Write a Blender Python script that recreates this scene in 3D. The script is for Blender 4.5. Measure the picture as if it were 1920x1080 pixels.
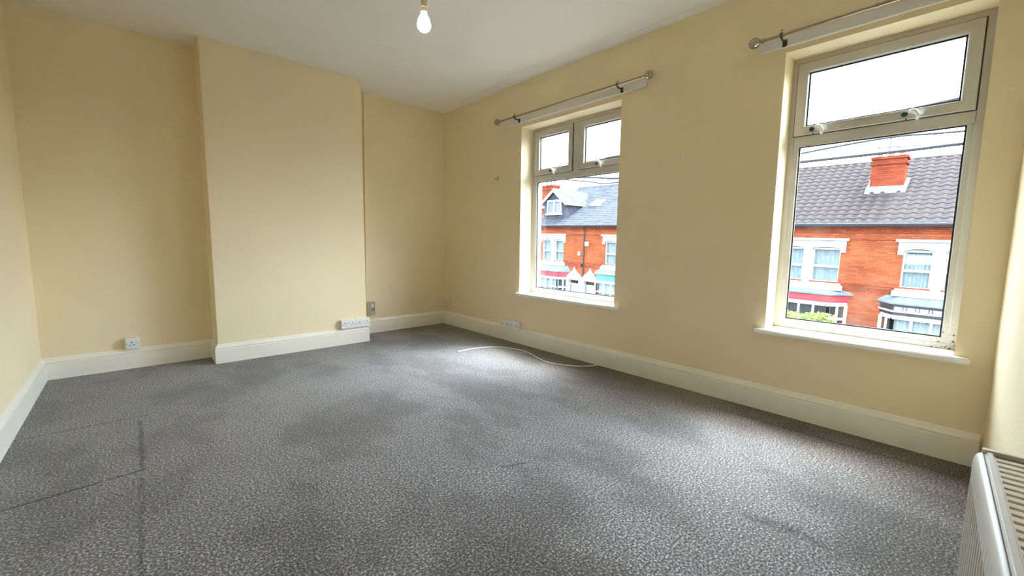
import bpy, bmesh, math, random
from mathutils import Vector, Matrix
random.seed(7)
S = bpy.context.scene
COL = S.collection
for o in list(bpy.data.objects): bpy.data.objects.remove(o)

# ------------------------------------------------------------------ camera
CAM = (-2.9405, -4.5676, 1.0413)
YAW, PITCH, ROLL, FPX = 0.7326, 0.1081, 0.0120, 793.45
fw = Vector((math.cos(PITCH)*math.sin(YAW), math.cos(PITCH)*math.cos(YAW), -math.sin(PITCH)))
rt = Vector((math.cos(YAW), -math.sin(YAW), 0)); up = rt.cross(fw)
r2 = math.cos(ROLL)*rt + math.sin(ROLL)*up; u2 = -math.sin(ROLL)*rt + math.cos(ROLL)*up
cd = bpy.data.cameras.new('camera'); cam = bpy.data.objects.new('camera', cd); COL.objects.link(cam)
cd.sensor_width = 36; cd.lens = 36*FPX/1920; cd.clip_start = 0.02; cd.clip_end = 400
M = Matrix.Identity(4)
for i in range(3):
    M[i][0], M[i][1], M[i][2], M[i][3] = r2[i], u2[i], -fw[i], CAM[i]
cam.matrix_world = M
S.camera = cam

# ------------------------------------------------------------------ world, exposure
SKY = 2.1
SUN_EL, SUN_AZ = 54, 107      # sun height; bearing clockwise from +y
BULB_W = .7
S.view_settings.view_transform = 'Standard'; S.view_settings.look = 'None'
S.view_settings.gamma = 1; S.view_settings.use_curve_mapping = False
S.view_settings.exposure = 1.12
try:
    S.cycles.max_bounces = 14; S.cycles.diffuse_bounces = 9; S.cycles.transparent_max_bounces = 12
    S.cycles.caustics_reflective = False; S.cycles.caustics_refractive = False
except Exception: pass
W = bpy.data.worlds.new('overcast_sky'); S.world = W; W.use_nodes = True
nt = W.node_tree; nt.nodes.clear(); N = nt.nodes.new; LK = nt.links.new
out = N('ShaderNodeOutputWorld'); bg = N('ShaderNodeBackground'); LK(bg.outputs[0], out.inputs[0])
# hazy sky with the sun behind thin cloud, beyond the houses opposite; broken clouds all round
sk = N('ShaderNodeTexSky'); sk.sky_type = 'NISHITA'; sk.sun_disc = False
sk.sun_elevation = math.radians(SUN_EL); sk.sun_rotation = math.radians(SUN_AZ)
sk.air_density = 1.0; sk.dust_density = 3.5; sk.ozone_density = 1.0
hs = N('ShaderNodeHueSaturation'); hs.inputs['Saturation'].default_value = .22; LK(sk.outputs[0], hs.inputs['Color'])
tc = N('ShaderNodeTexCoord'); mp = N('ShaderNodeMapping'); mp.inputs['Scale'].default_value = (1, 1, 2.4)
LK(tc.outputs['Generated'], mp.inputs[0])
nz = N('ShaderNodeTexNoise'); nz.inputs['Scale'].default_value = 2.6; nz.inputs['Detail'].default_value = 7; nz.inputs['Roughness'].default_value = .55
LK(mp.outputs[0], nz.inputs['Vector'])
cr = N('ShaderNodeValToRGB'); cr.color_ramp.elements[0].position = .40; cr.color_ramp.elements[1].position = .62
cr.color_ramp.elements[0].color = (.60, .74, .90, 1); cr.color_ramp.elements[1].color = (1.03, 1.06, 1.08, 1)
LK(nz.outputs[0], cr.inputs[0])
mu = N('ShaderNodeMix'); mu.data_type = 'RGBA'; mu.blend_type = 'MULTIPLY'; mu.inputs[0].default_value = 1
LK(hs.outputs[0], mu.inputs[6]); LK(cr.outputs[0], mu.inputs[7])
LK(mu.outputs[2], bg.inputs[0]); bg.inputs[1].default_value = SKY

# ------------------------------------------------------------------ materials
def lin(c): return tuple(((x/255)/12.92 if x/255 <= .04045 else ((x/255+.055)/1.055)**2.4) for x in c)
def mat(name, col, rough=.5, var=0.0, scale=8, bump=0.0, bscale=60, metal=0.0, spec=.5, coat=0):
    m = bpy.data.materials.new(name); m.use_nodes = True; t = m.node_tree; b = t.nodes['Principled BSDF']
    b.inputs['Base Color'].default_value = (*col, 1); b.inputs['Roughness'].default_value = rough
    b.inputs['Metallic'].default_value = metal; b.inputs['Specular IOR Level'].default_value = spec
    if coat: b.inputs['Coat Weight'].default_value = coat
    c = t.nodes.new('ShaderNodeTexCoord')
    if var:
        n = t.nodes.new('ShaderNodeTexNoise'); n.inputs['Scale'].default_value = scale; n.inputs['Detail'].default_value = 5
        t.links.new(c.outputs['Object'], n.inputs['Vector'])
        r = t.nodes.new('ShaderNodeValToRGB'); r.color_ramp.elements[0].position = .3; r.color_ramp.elements[1].position = .7
        r.color_ramp.elements[0].color = (*[x*(1-var) for x in col], 1); r.color_ramp.elements[1].color = (*[min(1, x*(1+var)) for x in col], 1)
        t.links.new(n.outputs[0], r.inputs[0]); t.links.new(r.outputs[0], b.inputs['Base Color'])
    if bump:
        n2 = t.nodes.new('ShaderNodeTexNoise'); n2.inputs['Scale'].default_value = bscale; n2.inputs['Detail'].default_value = 4
        t.links.new(c.outputs['Object'], n2.inputs['Vector'])
        bp = t.nodes.new('ShaderNodeBump'); bp.inputs['Strength'].default_value = bump; bp.inputs['Distance'].default_value = .004
        t.links.new(n2.outputs[0], bp.inputs['Height']); t.links.new(bp.outputs[0], b.inputs['Normal'])
    return m
def glass(name, tint=(1, 1, 1), grime=0.0):
    m = bpy.data.materials.new(name); m.use_nodes = True; t = m.node_tree; t.nodes.clear()
    o = t.nodes.new('ShaderNodeOutputMaterial'); tr = t.nodes.new('ShaderNodeBsdfTransparent'); tr.inputs[0].default_value = (*tint, 1)
    g = t.nodes.new('ShaderNodeBsdfGlossy'); g.inputs['Roughness'].default_value = .02
    lw = t.nodes.new('ShaderNodeLayerWeight'); pw = t.nodes.new('ShaderNodeMath'); pw.operation = 'POWER'; pw.inputs[1].default_value = 5
    t.links.new(lw.outputs['Facing'], pw.inputs[0])          # Schlick: .04 + .9 (1-cos)^5, the same from both faces
    lw.inputs['Blend'].default_value = .5
    f = t.nodes.new('ShaderNodeMath'); f.operation = 'MULTIPLY_ADD'; f.inputs[1].default_value = .9; f.inputs[2].default_value = .04; t.links.new(pw.outputs[0], f.inputs[0])
    mx = t.nodes.new('ShaderNodeMixShader')
    t.links.new(f.outputs[0], mx.inputs[0]); t.links.new(tr.outputs[0], mx.inputs[1]); t.links.new(g.outputs[0], mx.inputs[2])
    last = mx
    if grime:
        d = t.nodes.new('ShaderNodeBsdfDiffuse'); d.inputs[0].default_value = (.7, .7, .68, 1)
        c = t.nodes.new('ShaderNodeTexCoord'); n = t.nodes.new('ShaderNodeTexNoise'); n.inputs['Scale'].default_value = 5; n.inputs['Detail'].default_value = 8
        t.links.new(c.outputs['Object'], n.inputs['Vector'])
        mr_ = t.nodes.new('ShaderNodeMapRange'); mr_.inputs[1].default_value = .5; mr_.inputs[2].default_value = .8; mr_.inputs[4].default_value = grime
        t.links.new(n.outputs[0], mr_.inputs[0])
        m2 = t.nodes.new('ShaderNodeMixShader'); t.links.new(mr_.outputs[0], m2.inputs[0]); t.links.new(mx.outputs[0], m2.inputs[1]); t.links.new(d.outputs[0], m2.inputs[2]); last = m2
    t.links.new(last.outputs[0], o.inputs[0])
    return m
def brick_mat(name, c1, c2, mort):
    m = bpy.data.materials.new(name); m.use_nodes = True; t = m.node_tree; b = t.nodes['Principled BSDF']; b.inputs['Roughness'].default_value = 1; b.inputs['Specular IOR Level'].default_value = 0
    c = t.nodes.new('ShaderNodeTexCoord'); s = t.nodes.new('ShaderNodeSeparateXYZ'); cb = t.nodes.new('ShaderNodeCombineXYZ')
    t.links.new(c.outputs['Object'], s.inputs[0])
    ad = t.nodes.new('ShaderNodeMath'); ad.operation = 'ADD'; t.links.new(s.outputs[0], ad.inputs[0]); t.links.new(s.outputs[1], ad.inputs[1])
    t.links.new(ad.outputs[0], cb.inputs[0]); t.links.new(s.outputs[2], cb.inputs[1])
    br = t.nodes.new('ShaderNodeTexBrick'); t.links.new(cb.outputs[0], br.inputs[0])
    br.inputs['Color1'].default_value = (*c1, 1); br.inputs['Color2'].default_value = (*c2, 1); br.inputs['Mortar'].default_value = (*mort, 1)
    br.inputs['Scale'].default_value = 1; br.inputs['Brick Width'].default_value = .225; br.inputs['Row Height'].default_value = .075; br.inputs['Mortar Size'].default_value = .008
    n = t.nodes.new('ShaderNodeTexNoise'); n.inputs['Scale'].default_value = 1.3; n.inputs['Detail'].default_value = 6; t.links.new(c.outputs['Object'], n.inputs['Vector'])
    mx = t.nodes.new('ShaderNodeMix'); mx.data_type = 'RGBA'; mx.blend_type = 'MULTIPLY'; mx.inputs[0].default_value = .5
    t.links.new(br.outputs[0], mx.inputs[6])
    r = t.nodes.new('ShaderNodeValToRGB'); r.color_ramp.elements[0].color = (.55, .5, .5, 1); r.color_ramp.elements[1].color = (1.0, 1.0, 1.0, 1); r.color_ramp.elements[0].position = .35; r.color_ramp.elements[1].position = .6
    t.links.new(n.outputs[0], r.inputs[0]); t.links.new(r.outputs[0], mx.inputs[7]); t.links.new(mx.outputs[2], b.inputs['Base Color'])
    bp = t.nodes.new('ShaderNodeBump'); bp.inputs['Strength'].default_value = .6; bp.inputs['Distance'].default_value = .01; bp.invert = True
    t.links.new(br.outputs[1], bp.inputs['Height']); t.links.new(bp.outputs[0], b.inputs['Normal'])
    return m

PILE_X, PILE_Y = 3.94, 1.95
def carpet_mat():
    m = bpy.data.materials.new('grey_fleck_carpet'); m.use_nodes = True; t = m.node_tree; b = t.nodes['Principled BSDF']
    b.inputs['Roughness'].default_value = 1; b.inputs['Specular IOR Level'].default_value = .1
    b.inputs['Sheen Weight'].default_value = .25; b.inputs['Sheen Roughness'].default_value = .5
    L = t.links.new; n = t.nodes.new
    c = n('ShaderNodeTexCoord')
    def noise(sc, det=2, rough=.5, vec=None):
        q = n('ShaderNodeTexNoise'); q.inputs['Scale'].default_value = sc; q.inputs['Detail'].default_value = det; q.inputs['Roughness'].default_value = rough
        L(vec or c.outputs['Object'], q.inputs['Vector']); return q.outputs[0]
    def ramp(src, els):
        r = n('ShaderNodeValToRGB'); r.color_ramp.elements[0].position = els[0][0]; r.color_ramp.elements[0].color = (*els[0][1], 1)
        r.color_ramp.elements[1].position = els[-1][0]; r.color_ramp.elements[1].color = (*els[-1][1], 1)
        for p, cc in els[1:-1]:
            e = r.color_ramp.elements.new(p); e.color = (*cc, 1)
        L(src, r.inputs[0]); return r.outputs[0]
    tuft = noise(120, 4, .75)
    col = ramp(tuft, [(.37, (.014, .0125, .012)), (.47, (.082, .0755, .072)), (.545, (.170, .158, .152)), (.65, (.58, .545, .53))])
    # patches where the pile lies the other way, their borders fairly sharp
    mpg = n('ShaderNodeMapping'); mpg.inputs['Location'].default_value = (PILE_X, PILE_Y, 0); mpg.inputs['Scale'].default_value = (1.25, .8, 1); mpg.inputs['Rotation'].default_value = (0, 0, .5); L(c.outputs['Object'], mpg.inputs[0])
    big = noise(1.35, 6, .60, mpg.outputs[0])
    pile = ramp(big, [(.36, (.66, .65, .635)), (.47, (.88, .87, .865)), (.52, (1.12, 1.12, 1.12)), (.66, (1.30, 1.31, 1.33))])
    mx = n('ShaderNodeMix'); mx.data_type = 'RGBA'; mx.blend_type = 'MULTIPLY'; mx.inputs[0].default_value = 1
    L(col, mx.inputs[6]); L(pile, mx.inputs[7])
    # pressed lines left by furniture and one crease: groove and fold shade painted into the pile colour, with some dirt
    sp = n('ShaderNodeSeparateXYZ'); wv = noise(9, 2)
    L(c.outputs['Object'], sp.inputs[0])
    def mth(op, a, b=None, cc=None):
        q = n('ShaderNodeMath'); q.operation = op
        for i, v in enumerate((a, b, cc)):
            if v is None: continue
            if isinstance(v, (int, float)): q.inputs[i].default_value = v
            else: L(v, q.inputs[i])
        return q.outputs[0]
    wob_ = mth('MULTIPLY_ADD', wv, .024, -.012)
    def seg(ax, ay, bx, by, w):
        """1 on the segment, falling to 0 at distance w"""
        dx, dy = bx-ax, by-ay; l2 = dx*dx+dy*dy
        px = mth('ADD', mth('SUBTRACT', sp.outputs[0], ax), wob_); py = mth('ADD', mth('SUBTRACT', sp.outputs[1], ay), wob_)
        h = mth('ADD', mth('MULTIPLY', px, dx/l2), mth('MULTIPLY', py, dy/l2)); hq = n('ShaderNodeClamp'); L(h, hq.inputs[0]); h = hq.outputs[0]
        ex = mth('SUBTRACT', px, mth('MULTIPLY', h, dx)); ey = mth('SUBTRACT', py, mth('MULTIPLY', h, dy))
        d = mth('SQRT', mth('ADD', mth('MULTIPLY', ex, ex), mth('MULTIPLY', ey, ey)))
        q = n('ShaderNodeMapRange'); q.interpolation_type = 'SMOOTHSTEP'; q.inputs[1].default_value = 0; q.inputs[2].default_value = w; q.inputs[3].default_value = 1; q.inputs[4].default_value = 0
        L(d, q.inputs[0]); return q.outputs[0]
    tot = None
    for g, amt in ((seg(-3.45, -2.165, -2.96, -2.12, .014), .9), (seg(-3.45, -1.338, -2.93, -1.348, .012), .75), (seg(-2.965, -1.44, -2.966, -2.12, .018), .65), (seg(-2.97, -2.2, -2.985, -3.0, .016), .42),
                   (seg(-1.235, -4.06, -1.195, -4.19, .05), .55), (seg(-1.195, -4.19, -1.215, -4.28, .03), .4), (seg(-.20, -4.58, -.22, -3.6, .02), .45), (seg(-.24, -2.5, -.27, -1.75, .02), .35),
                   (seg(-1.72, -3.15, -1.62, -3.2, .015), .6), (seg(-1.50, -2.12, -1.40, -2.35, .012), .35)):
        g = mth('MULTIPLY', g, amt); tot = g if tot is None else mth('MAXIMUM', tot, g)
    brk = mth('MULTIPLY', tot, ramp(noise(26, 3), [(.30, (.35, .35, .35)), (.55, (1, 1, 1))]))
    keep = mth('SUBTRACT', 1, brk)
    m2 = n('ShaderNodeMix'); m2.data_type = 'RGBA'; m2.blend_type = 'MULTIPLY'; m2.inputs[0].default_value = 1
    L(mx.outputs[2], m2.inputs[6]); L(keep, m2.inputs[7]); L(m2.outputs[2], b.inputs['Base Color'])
    bp = n('ShaderNodeBump'); bp.inputs['Strength'].default_value = .6; bp.inputs['Distance'].default_value = .006
    L(mth('SUBTRACT', tuft, tot), bp.inputs['Height']); L(bp.outputs[0], b.inputs['Normal'])
    return m

MT = {}
MT['wall'] = mat('cream_wall_paint', (.85, .735, .505), .75, .025, 1.5, .25, 90, spec=.25)
MT['ceil'] = mat('white_ceiling_paint', (.87, .855, .83), .9, .02, 2, .3, 70, spec=.2)
MT['trim'] = mat('cream_gloss_paint', (.85, .82, .735), .35, .03, 5)
MT['sill'] = mat('white_sill_paint', (.84, .83, .80), .4, .02, 6)
MT['upvc'] = mat('aged_white_plastic', (.55, .525, .47), .4, .05, 7)
def mould(m):
    t = m.node_tree; b = t.nodes['Principled BSDF']; L = t.links.new
    c = t.nodes.new('ShaderNodeTexCoord'); d = t.nodes.new('ShaderNodeVectorMath'); d.operation = 'DISTANCE'; d.inputs[1].default_value = (.16, -4.535, .50)
    mp_ = t.nodes.new('ShaderNodeMapping'); mp_.inputs['Scale'].default_value = (1, 1, 1); L(c.outputs['Object'], mp_.inputs[0]); L(mp_.outputs[0], d.inputs[0])
    n = t.nodes.new('ShaderNodeTexNoise'); n.inputs['Scale'].default_value = 95; n.inputs['Detail'].default_value = 3; L(c.outputs['Object'], n.inputs['Vector'])
    r = t.nodes.new('ShaderNodeMapRange'); r.inputs[1].default_value = .03; r.inputs[2].default_value = .26; r.inputs[3].default_value = .47; r.inputs[4].default_value = .20; L(d.outputs['Value'], r.inputs[0])
    g = t.nodes.new('ShaderNodeMath'); g.operation = 'LESS_THAN'; L(n.outputs[0], g.inputs[0]); L(r.outputs[0], g.inputs[1])
    mx = t.nodes.new('ShaderNodeMix'); mx.data_type = 'RGBA'; src = b.inputs['Base Color'].links[0].from_socket
    L(g.outputs[0], mx.inputs[0]); L(src, mx.inputs[6]); mx.inputs[7].default_value = (.07, .055, .035, 1); L(mx.outputs[2], b.inputs['Base Color'])
    return m
MT['upvc_mould'] = mould(mat('mouldy_white_plastic', (.55, .525, .47), .4, .05, 7))
MT['batten'] = mat('white_batten_paint', (.80, .77, .74), .5, .03, 6)
MT['white'] = mat('white_plastic', (.82, .82, .83), .35, .02, 20)
MT['ivory'] = mat('ivory_plastic', (.74, .68, .53), .4, .03, 20)
MT['cable'] = mat('white_cable_sheath', (.85, .83, .76), .45, .02, 30)
MT['black'] = mat('black_rubber', (.012, .012, .012), .6, .1, 20)
MT['hole'] = mat('dark_socket_hole', (.02, .02, .02), .8, .1, 50)
MT['grey'] = mat('grey_plastic', (.30, .30, .30), .4, .05, 20)
MT['plate'] = mat('warm_grey_plate', (.42, .39, .34), .45, .04, 20)
MT['green'] = mat('dark_green_cap', (.02, .06, .055), .3, .05, 20)
MT['nickel'] = mat('brushed_nickel', (.40, .34, .26), .3, .08, 40, metal=1.0)
MT['bracket'] = mat('dark_bronze', (.10, .075, .05), .4, .1, 40, metal=.8)
MT['chrome'] = mat('polished_steel', (.46, .41, .35), .14, .05, 30, metal=1.0)
MT['radiator'] = mat('white_enamel', (.58, .565, .51), .42, .02, 8)
MT['grille'] = mat('beige_enamel', (.60, .53, .42), .4, .03, 12)
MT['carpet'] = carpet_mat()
MT['pane'] = glass('double_glazing', (.93, .95, .95))
MT['pane_dirty'] = glass('smeared_double_glazing', (.93, .95, .95), .10)
MT['hpane'] = glass('house_window_glass', (.92, .95, .96))
MT['brick'] = brick_mat('orange_brick', (.34, .092, .036), (.235, .055, .022), (.16, .055, .032))
MT['brick2'] = brick_mat('red_brick', (.29, .062, .028), (.19, .038, .020), (.13, .04, .028))
MT['stone'] = mat('white_painted_stone', (.44, .44, .45), .95, .14, 4, spec=.05)
MT['pantile'] = mat('brown_concrete_tile', (.043, .036, .034), 1, .3, 3, spec=.03)
MT['slate'] = mat('blue_grey_slate', (.055, .060, .073), 1, .35, 4, spec=.06)
MT['lead'] = mat('lead_sheet', (.14, .16, .18), .8, .2, 5, spec=.2)
MT['gutter'] = mat('black_gutter', (.03, .03, .035), .5, .1, 5)
MT['net'] = mat('net_curtain', (.30, .335, .335), .95, .15, 9)
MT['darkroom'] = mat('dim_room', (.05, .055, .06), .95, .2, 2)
MT['redpaint'] = mat('red_fascia', (.35, .02, .035), .5, .15, 6)
MT['greenpaint'] = mat('green_fascia', (.04, .20, .17), .5, .15, 6)
MT['blackpaint'] = mat('black_fascia', (.02, .022, .025), .4, .15, 6)
MT['pot'] = mat('terracotta_pot', (.36, .13, .10), .8, .15, 10)
MT['leaf'] = mat('yellow_green_leaf', (.22, .27, .05), .6, .4, 6)
MT['asphalt'] = mat('asphalt', (.07, .07, .072), .95, .2, 8, .4, 120)
MT['wire'] = mat('black_wire', (.02, .02, .025), .6, .1, 5)
MT['doorblue'] = mat('pale_blue_glazing', (.30, .36, .50), .2, .3, 8)

# ------------------------------------------------------------------ helpers
class MB:
    def __init__(s): s.v = []; s.f = []
    def add(s, vs, fs):
        k = len(s.v); s.v += [tuple(v) for v in vs]; s.f += [tuple(i+k for i in f) for f in fs]; return s
    def box(s, a, b):
        x0, y0, z0 = [min(p, q) for p, q in zip(a, b)]; x1, y1, z1 = [max(p, q) for p, q in zip(a, b)]
        return s.add([(x0,y0,z0),(x1,y0,z0),(x1,y1,z0),(x0,y1,z0),(x0,y0,z1),(x1,y0,z1),(x1,y1,z1),(x0,y1,z1)],
                     [(0,3,2,1),(4,5,6,7),(0,1,5,4),(1,2,6,5),(2,3,7,6),(3,0,4,7)])
    def prism(s, poly, d):
        """poly: 3D points of a planar outline, d: extrusion vector"""
        n = len(poly); d = Vector(d)
        vs = [Vector(p) for p in poly] + [Vector(p)+d for p in poly]
        return s.add(vs, [tuple(range(n-1, -1, -1)), tuple(range(n, 2*n))] + [(i, (i+1) % n, (i+1) % n+n, i+n) for i in range(n)])
    def tube(s, pts, r, seg=8, cap=True):
        pts = [Vector(p) for p in pts]; rs = r if isinstance(r, (list, tuple)) else [r]*len(pts)
        k = len(s.v); ref = None
        for i, p in enumerate(pts):
            t = (pts[min(i+1, len(pts)-1)] - pts[max(i-1, 0)]).normalized()
            if ref is None:
                ref = t.orthogonal().normalized()
            ref = (ref - t*ref.dot(t)).normalized(); bi = t.cross(ref)
            for j in range(seg):
                a = 2*math.pi*j/seg; s.v.append(tuple(p + (ref*math.cos(a)+bi*math.sin(a))*rs[i]))
        for i in range(len(pts)-1):
            for j in range(seg):
                a = k+i*seg+j; b = k+i*seg+(j+1) % seg
                s.f.append((a, b, b+seg, a+seg))
        if cap:
            s.f.append(tuple(k+j for j in range(seg-1, -1, -1))); e = k+(len(pts)-1)*seg; s.f.append(tuple(e+j for j in range(seg)))
        return s
    def lathe(s, prof, c, axis=(0, 0, 1), seg=16):
        """prof: [(radius, height along axis)]"""
        ax = Vector(axis).normalized(); a1 = ax.orthogonal().normalized(); a2 = ax.cross(a1); c = Vector(c); k = len(s.v)
        for r, h in prof:
            for j in range(seg):
                a = 2*math.pi*j/seg; s.v.append(tuple(c+ax*h+(a1*math.cos(a)+a2*math.sin(a))*max(r, 1e-5)))
        for i in range(len(prof)-1):
            for j in range(seg):
                a = k+i*seg+j; b = k+i*seg+(j+1) % seg; s.f.append((a, b, b+seg, a+seg))
        s.f.append(tuple(k+j for j in range(seg-1, -1, -1))); e = k+(len(prof)-1)*seg; s.f.append(tuple(e+j for j in range(seg)))
        return s
    def loop(s, y0, y1, z0, z1, prof, T=None):
        """picture frame: prof = closed outline of (inset, x); mitred rectangle in the y-z plane"""
        n = len(prof); vs = []
        for cy, cz, sy, sz in ((y0, z0, 1, 1), (y1, z0, -1, 1), (y1, z1, -1, -1), (y0, z1, 1, -1)):
            for ins, x in prof: vs.append((x, cy+sy*ins, cz+sz*ins))
        if T: vs = [T(*v) for v in vs]
        fs = [(c*n+i, c*n+(i+1) % n, ((c+1) % 4)*n+(i+1) % n, ((c+1) % 4)*n+i) for c in range(4) for i in range(n)]
        return s.add(vs, fs)
    def build(s, name, m, parent=None, smooth=False, bevel=0, bseg=2, loc=None):
        me = bpy.data.meshes.new(name); bm = bmesh.new()
        vs = [bm.verts.new(v) for v in s.v]
        for f in s.f:
            try: bm.faces.new([vs[i] for i in f])
            except ValueError: pass
        bmesh.ops.recalc_face_normals(bm, faces=bm.faces)
        if bevel:
            bmesh.ops.bevel(bm, geom=list(bm.edges), offset=bevel, segments=bseg, affect='EDGES', clamp_overlap=True)
        if smooth:
            for f in bm.faces: f.smooth = True
        bm.to_mesh(me); bm.free()
        if smooth:
            try: me.set_sharp_from_angle(angle=math.radians(40))
            except Exception: pass
        me.materials.append(m if not isinstance(m, str) else MT[m])
        o = bpy.data.objects.new(name, me); COL.objects.link(o)
        if loc: o.location = loc
        if parent: o.parent = parent
        return o
def empty(name, loc=(0, 0, 0), rot=(0, 0, 0), parent=None):
    o = bpy.data.objects.new(name, None); COL.objects.link(o); o.location = loc; o.rotation_euler = rot
    o.empty_display_size = .1
    if parent: o.parent = parent
    return o
def tag(o, label=None, cat=None, group=None, kind=None):
    if label: o['label'] = label
    if cat: o['category'] = cat
    if group: o['group'] = group
    if kind: o['kind'] = kind
    return o
def struct(o): o['kind'] = 'structure'; return o
def rbox(a, b, name, m, parent, bev=.003, seg=2): return MB().box(a, b).build(name, m, parent, smooth=True, bevel=bev, bseg=seg)
def copy_tree(o, parent=None):
    c = o.copy(); COL.objects.link(c)
    if parent: c.parent = parent
    for ch in [x for x in bpy.data.objects if x.parent == o and x is not c]: copy_tree(ch, c)
    return c
def spline(pts, n=10):
    P = [Vector(p) for p in pts]; P = [2*P[0]-P[1]] + P + [2*P[-1]-P[-2]]; o = []
    for i in range(1, len(P)-2):
        for k in range(n):
            t = k/n; a, b, c, d = P[i-1], P[i], P[i+1], P[i+2]
            o.append(.5*((2*b)+(c-a)*t+(2*a-5*b+4*c-d)*t*t+(3*b-a-3*c+d)*t**3))
    o.append(P[-2]); return o

# ------------------------------------------------------------------ room shell
H = 2.6; Wd = 3.472; L = 4.64; C1, C2, CD = 1.1676, 2.4495, 0.3486; DA = -0.0744
SR = math.tan(math.radians(3.1))                        # the radiator wall is a little out of square
def yn(x): return -L + SR*x                             # its face at x (x<=0)
WIN = [(-2.558, -1.412, .505, 2.165), (-4.512, -3.684, .495, 2.165)]    # y0,y1,z0,z1 of both openings
def wall_open(mb, y0, y1, z0, z1, x0, x1, holes, T=lambda x, y, z: (x, y, z)):
    ys = sorted({y0, y1, *[h[0] for h in holes], *[h[1] for h in holes]}); zs = sorted({z0, z1, *[h[2] for h in holes], *[h[3] for h in holes]})
    for i in range(len(ys)-1):
        for j in range(len(zs)-1):
            cy, cz = (ys[i]+ys[i+1])/2, (zs[j]+zs[j+1])/2
            if any(h[0] < cy < h[1] and h[2] < cz < h[3] for h in holes): continue
            for x in (x0, x1): mb.add([T(x, ys[i], zs[j]), T(x, ys[i+1], zs[j]), T(x, ys[i+1], zs[j+1]), T(x, ys[i], zs[j+1])], [(0, 1, 2, 3)])
    for (a, b, c, d) in list(holes)+[(y0, y1, z0, z1)]:
        for p, q in (((a, c), (b, c)), ((b, c), (b, d)), ((b, d), (a, d)), ((a, d), (a, c))):
            mb.add([T(x0, *p), T(x1, *p), T(x1, *q), T(x0, *q)], [(0, 1, 2, 3)])
    return mb

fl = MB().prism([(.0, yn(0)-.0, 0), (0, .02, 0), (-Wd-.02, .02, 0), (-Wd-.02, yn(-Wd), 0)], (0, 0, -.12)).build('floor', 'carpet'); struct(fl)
fl['label'] = 'grey fleck carpet with brushed patches and furniture dents'
ce = MB().prism([(.3, yn(0)-.3, H), (.3, .3, H), (-Wd-.3, .3, H), (-Wd-.3, yn(-Wd)-.3, H)], (0, 0, .15)).build('ceiling', 'ceil'); struct(ce)
wr = struct(wall_open(MB(), yn(0)-.15, .15, 0, H, 0, .30, WIN).build('wall_right', 'wall'))
wf = MB().box((-C1, 0, 0), (0, .15, H)).box((-Wd, DA, 0), (-C2, .15, H)).box((-C2, .1, 0), (-C1, .15, H)); wf = struct(wf.build('wall_far', 'wall'))
ch = struct(MB().box((-C2, -CD, 0), (-C1, .1, H)).build('wall_chimney_breast', 'wall', bevel=.004, bseg=2, smooth=True))
wl = struct(MB().box((-Wd-.15, yn(-Wd)-.15, 0), (-Wd, .15, H)).build('wall_left', 'wall'))
wn = struct(MB().prism([(0, yn(0), 0), (-Wd-.15, yn(-Wd-.15), 0), (-Wd-.15, yn(-Wd-.15)-.15, 0), (0, yn(0)-.15, 0)], (0, 0, H)).build('wall_near', 'wall'))
struct(MB().prism([(0, .0, H), (-.060, 0, H), (-.057, 0, H-.004), (-.010, 0, H-.012), (0, 0, H-.016)], (0, yn(0), 0)).build('trim_1', 'ceil', smooth=True))

# skirting: one mitred profile round the room, split per wall
T = .022; SK = .16
prof = [(0, 0), (T, 0), (T, .114), (T-.001, .1165), (T-.007, .118), (T-.007, .122), (T-.001, .126), (T-.001, .131), (T-.005, .138), (T-.011, .144), (T-.013, .150), (.006, .156), (.0, SK)]
path = [(-Wd, yn(-Wd)), (-Wd, DA), (-C2, DA), (-C2, -CD), (-C1, -CD), (-C1, 0), (0, 0), (0, yn(0)+.01)]
names = ['baseboard_left', 'baseboard_far_alcove', 'baseboard_chimney_return', 'baseboard_chimney', 'baseboard_chimney_side', 'baseboard_far', 'baseboard_right']
def offs(i, d):
    p = Vector(path[i]); ns = []
    for a, b in ((i-1, i), (i, i+1)):
        if a < 0 or b >= len(path): continue
        e = (Vector(path[b])-Vector(path[a])).normalized(); ns.append(Vector((e.y, -e.x)))
    if len(ns) == 1: return p+ns[0]*d
    n = ns[0]+ns[1]; return p+n*(d/(1+ns[0].dot(ns[1])))
for i, nm in enumerate(names):
    mb = MB(); n = len(prof); vs = []
    for k in (i, i+1):
        for d, z in prof:
            q = offs(k, d); vs.append((q.x, q.y, z))
    mb.add(vs, [(j, (j+1) % n, (j+1) % n+n, j+n) for j in range(n)]+[tuple(range(n)), tuple(range(2*n-1, n-1, -1))])
    struct(mb.build(nm, 'trim'))

# ------------------------------------------------------------------ windows
FX = .16
def handle(parent, y, z, x):
    """cockspur fastener: base plate, dark button in an oval well, curved white tongue"""
    h = rbox((x-.007, y-.060, z-.011), (x, y+.060, z+.011), 'handle', 'upvc', parent, .003)
    MB().lathe([(.0135, 0), (.0135, .005), (.010, .009), (.004, .010)], (x-.006, y+.020, z+.004), (-1, 0, 0), 14).build('handle_button', 'green', parent, smooth=True)
    pts_ = [(x-.006, y-.002, z+.014), (x-.020, y-.008, z+.017), (x-.030, y-.022, z+.012), (x-.031, y-.032, z-.004), (x-.024, y-.034, z-.020), (x-.010, y-.030, z-.027)]
    MB().tube(spline(pts_, 5), [.0075]*26, 10).build('handle_tongue', 'white', parent, smooth=True)
    MB().lathe([(.0035, 0), (.0035, .003)], (x-.006, y+.012, z-.022), (-1, 0, 0), 8).build('screw', 'hole', parent)
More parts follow.
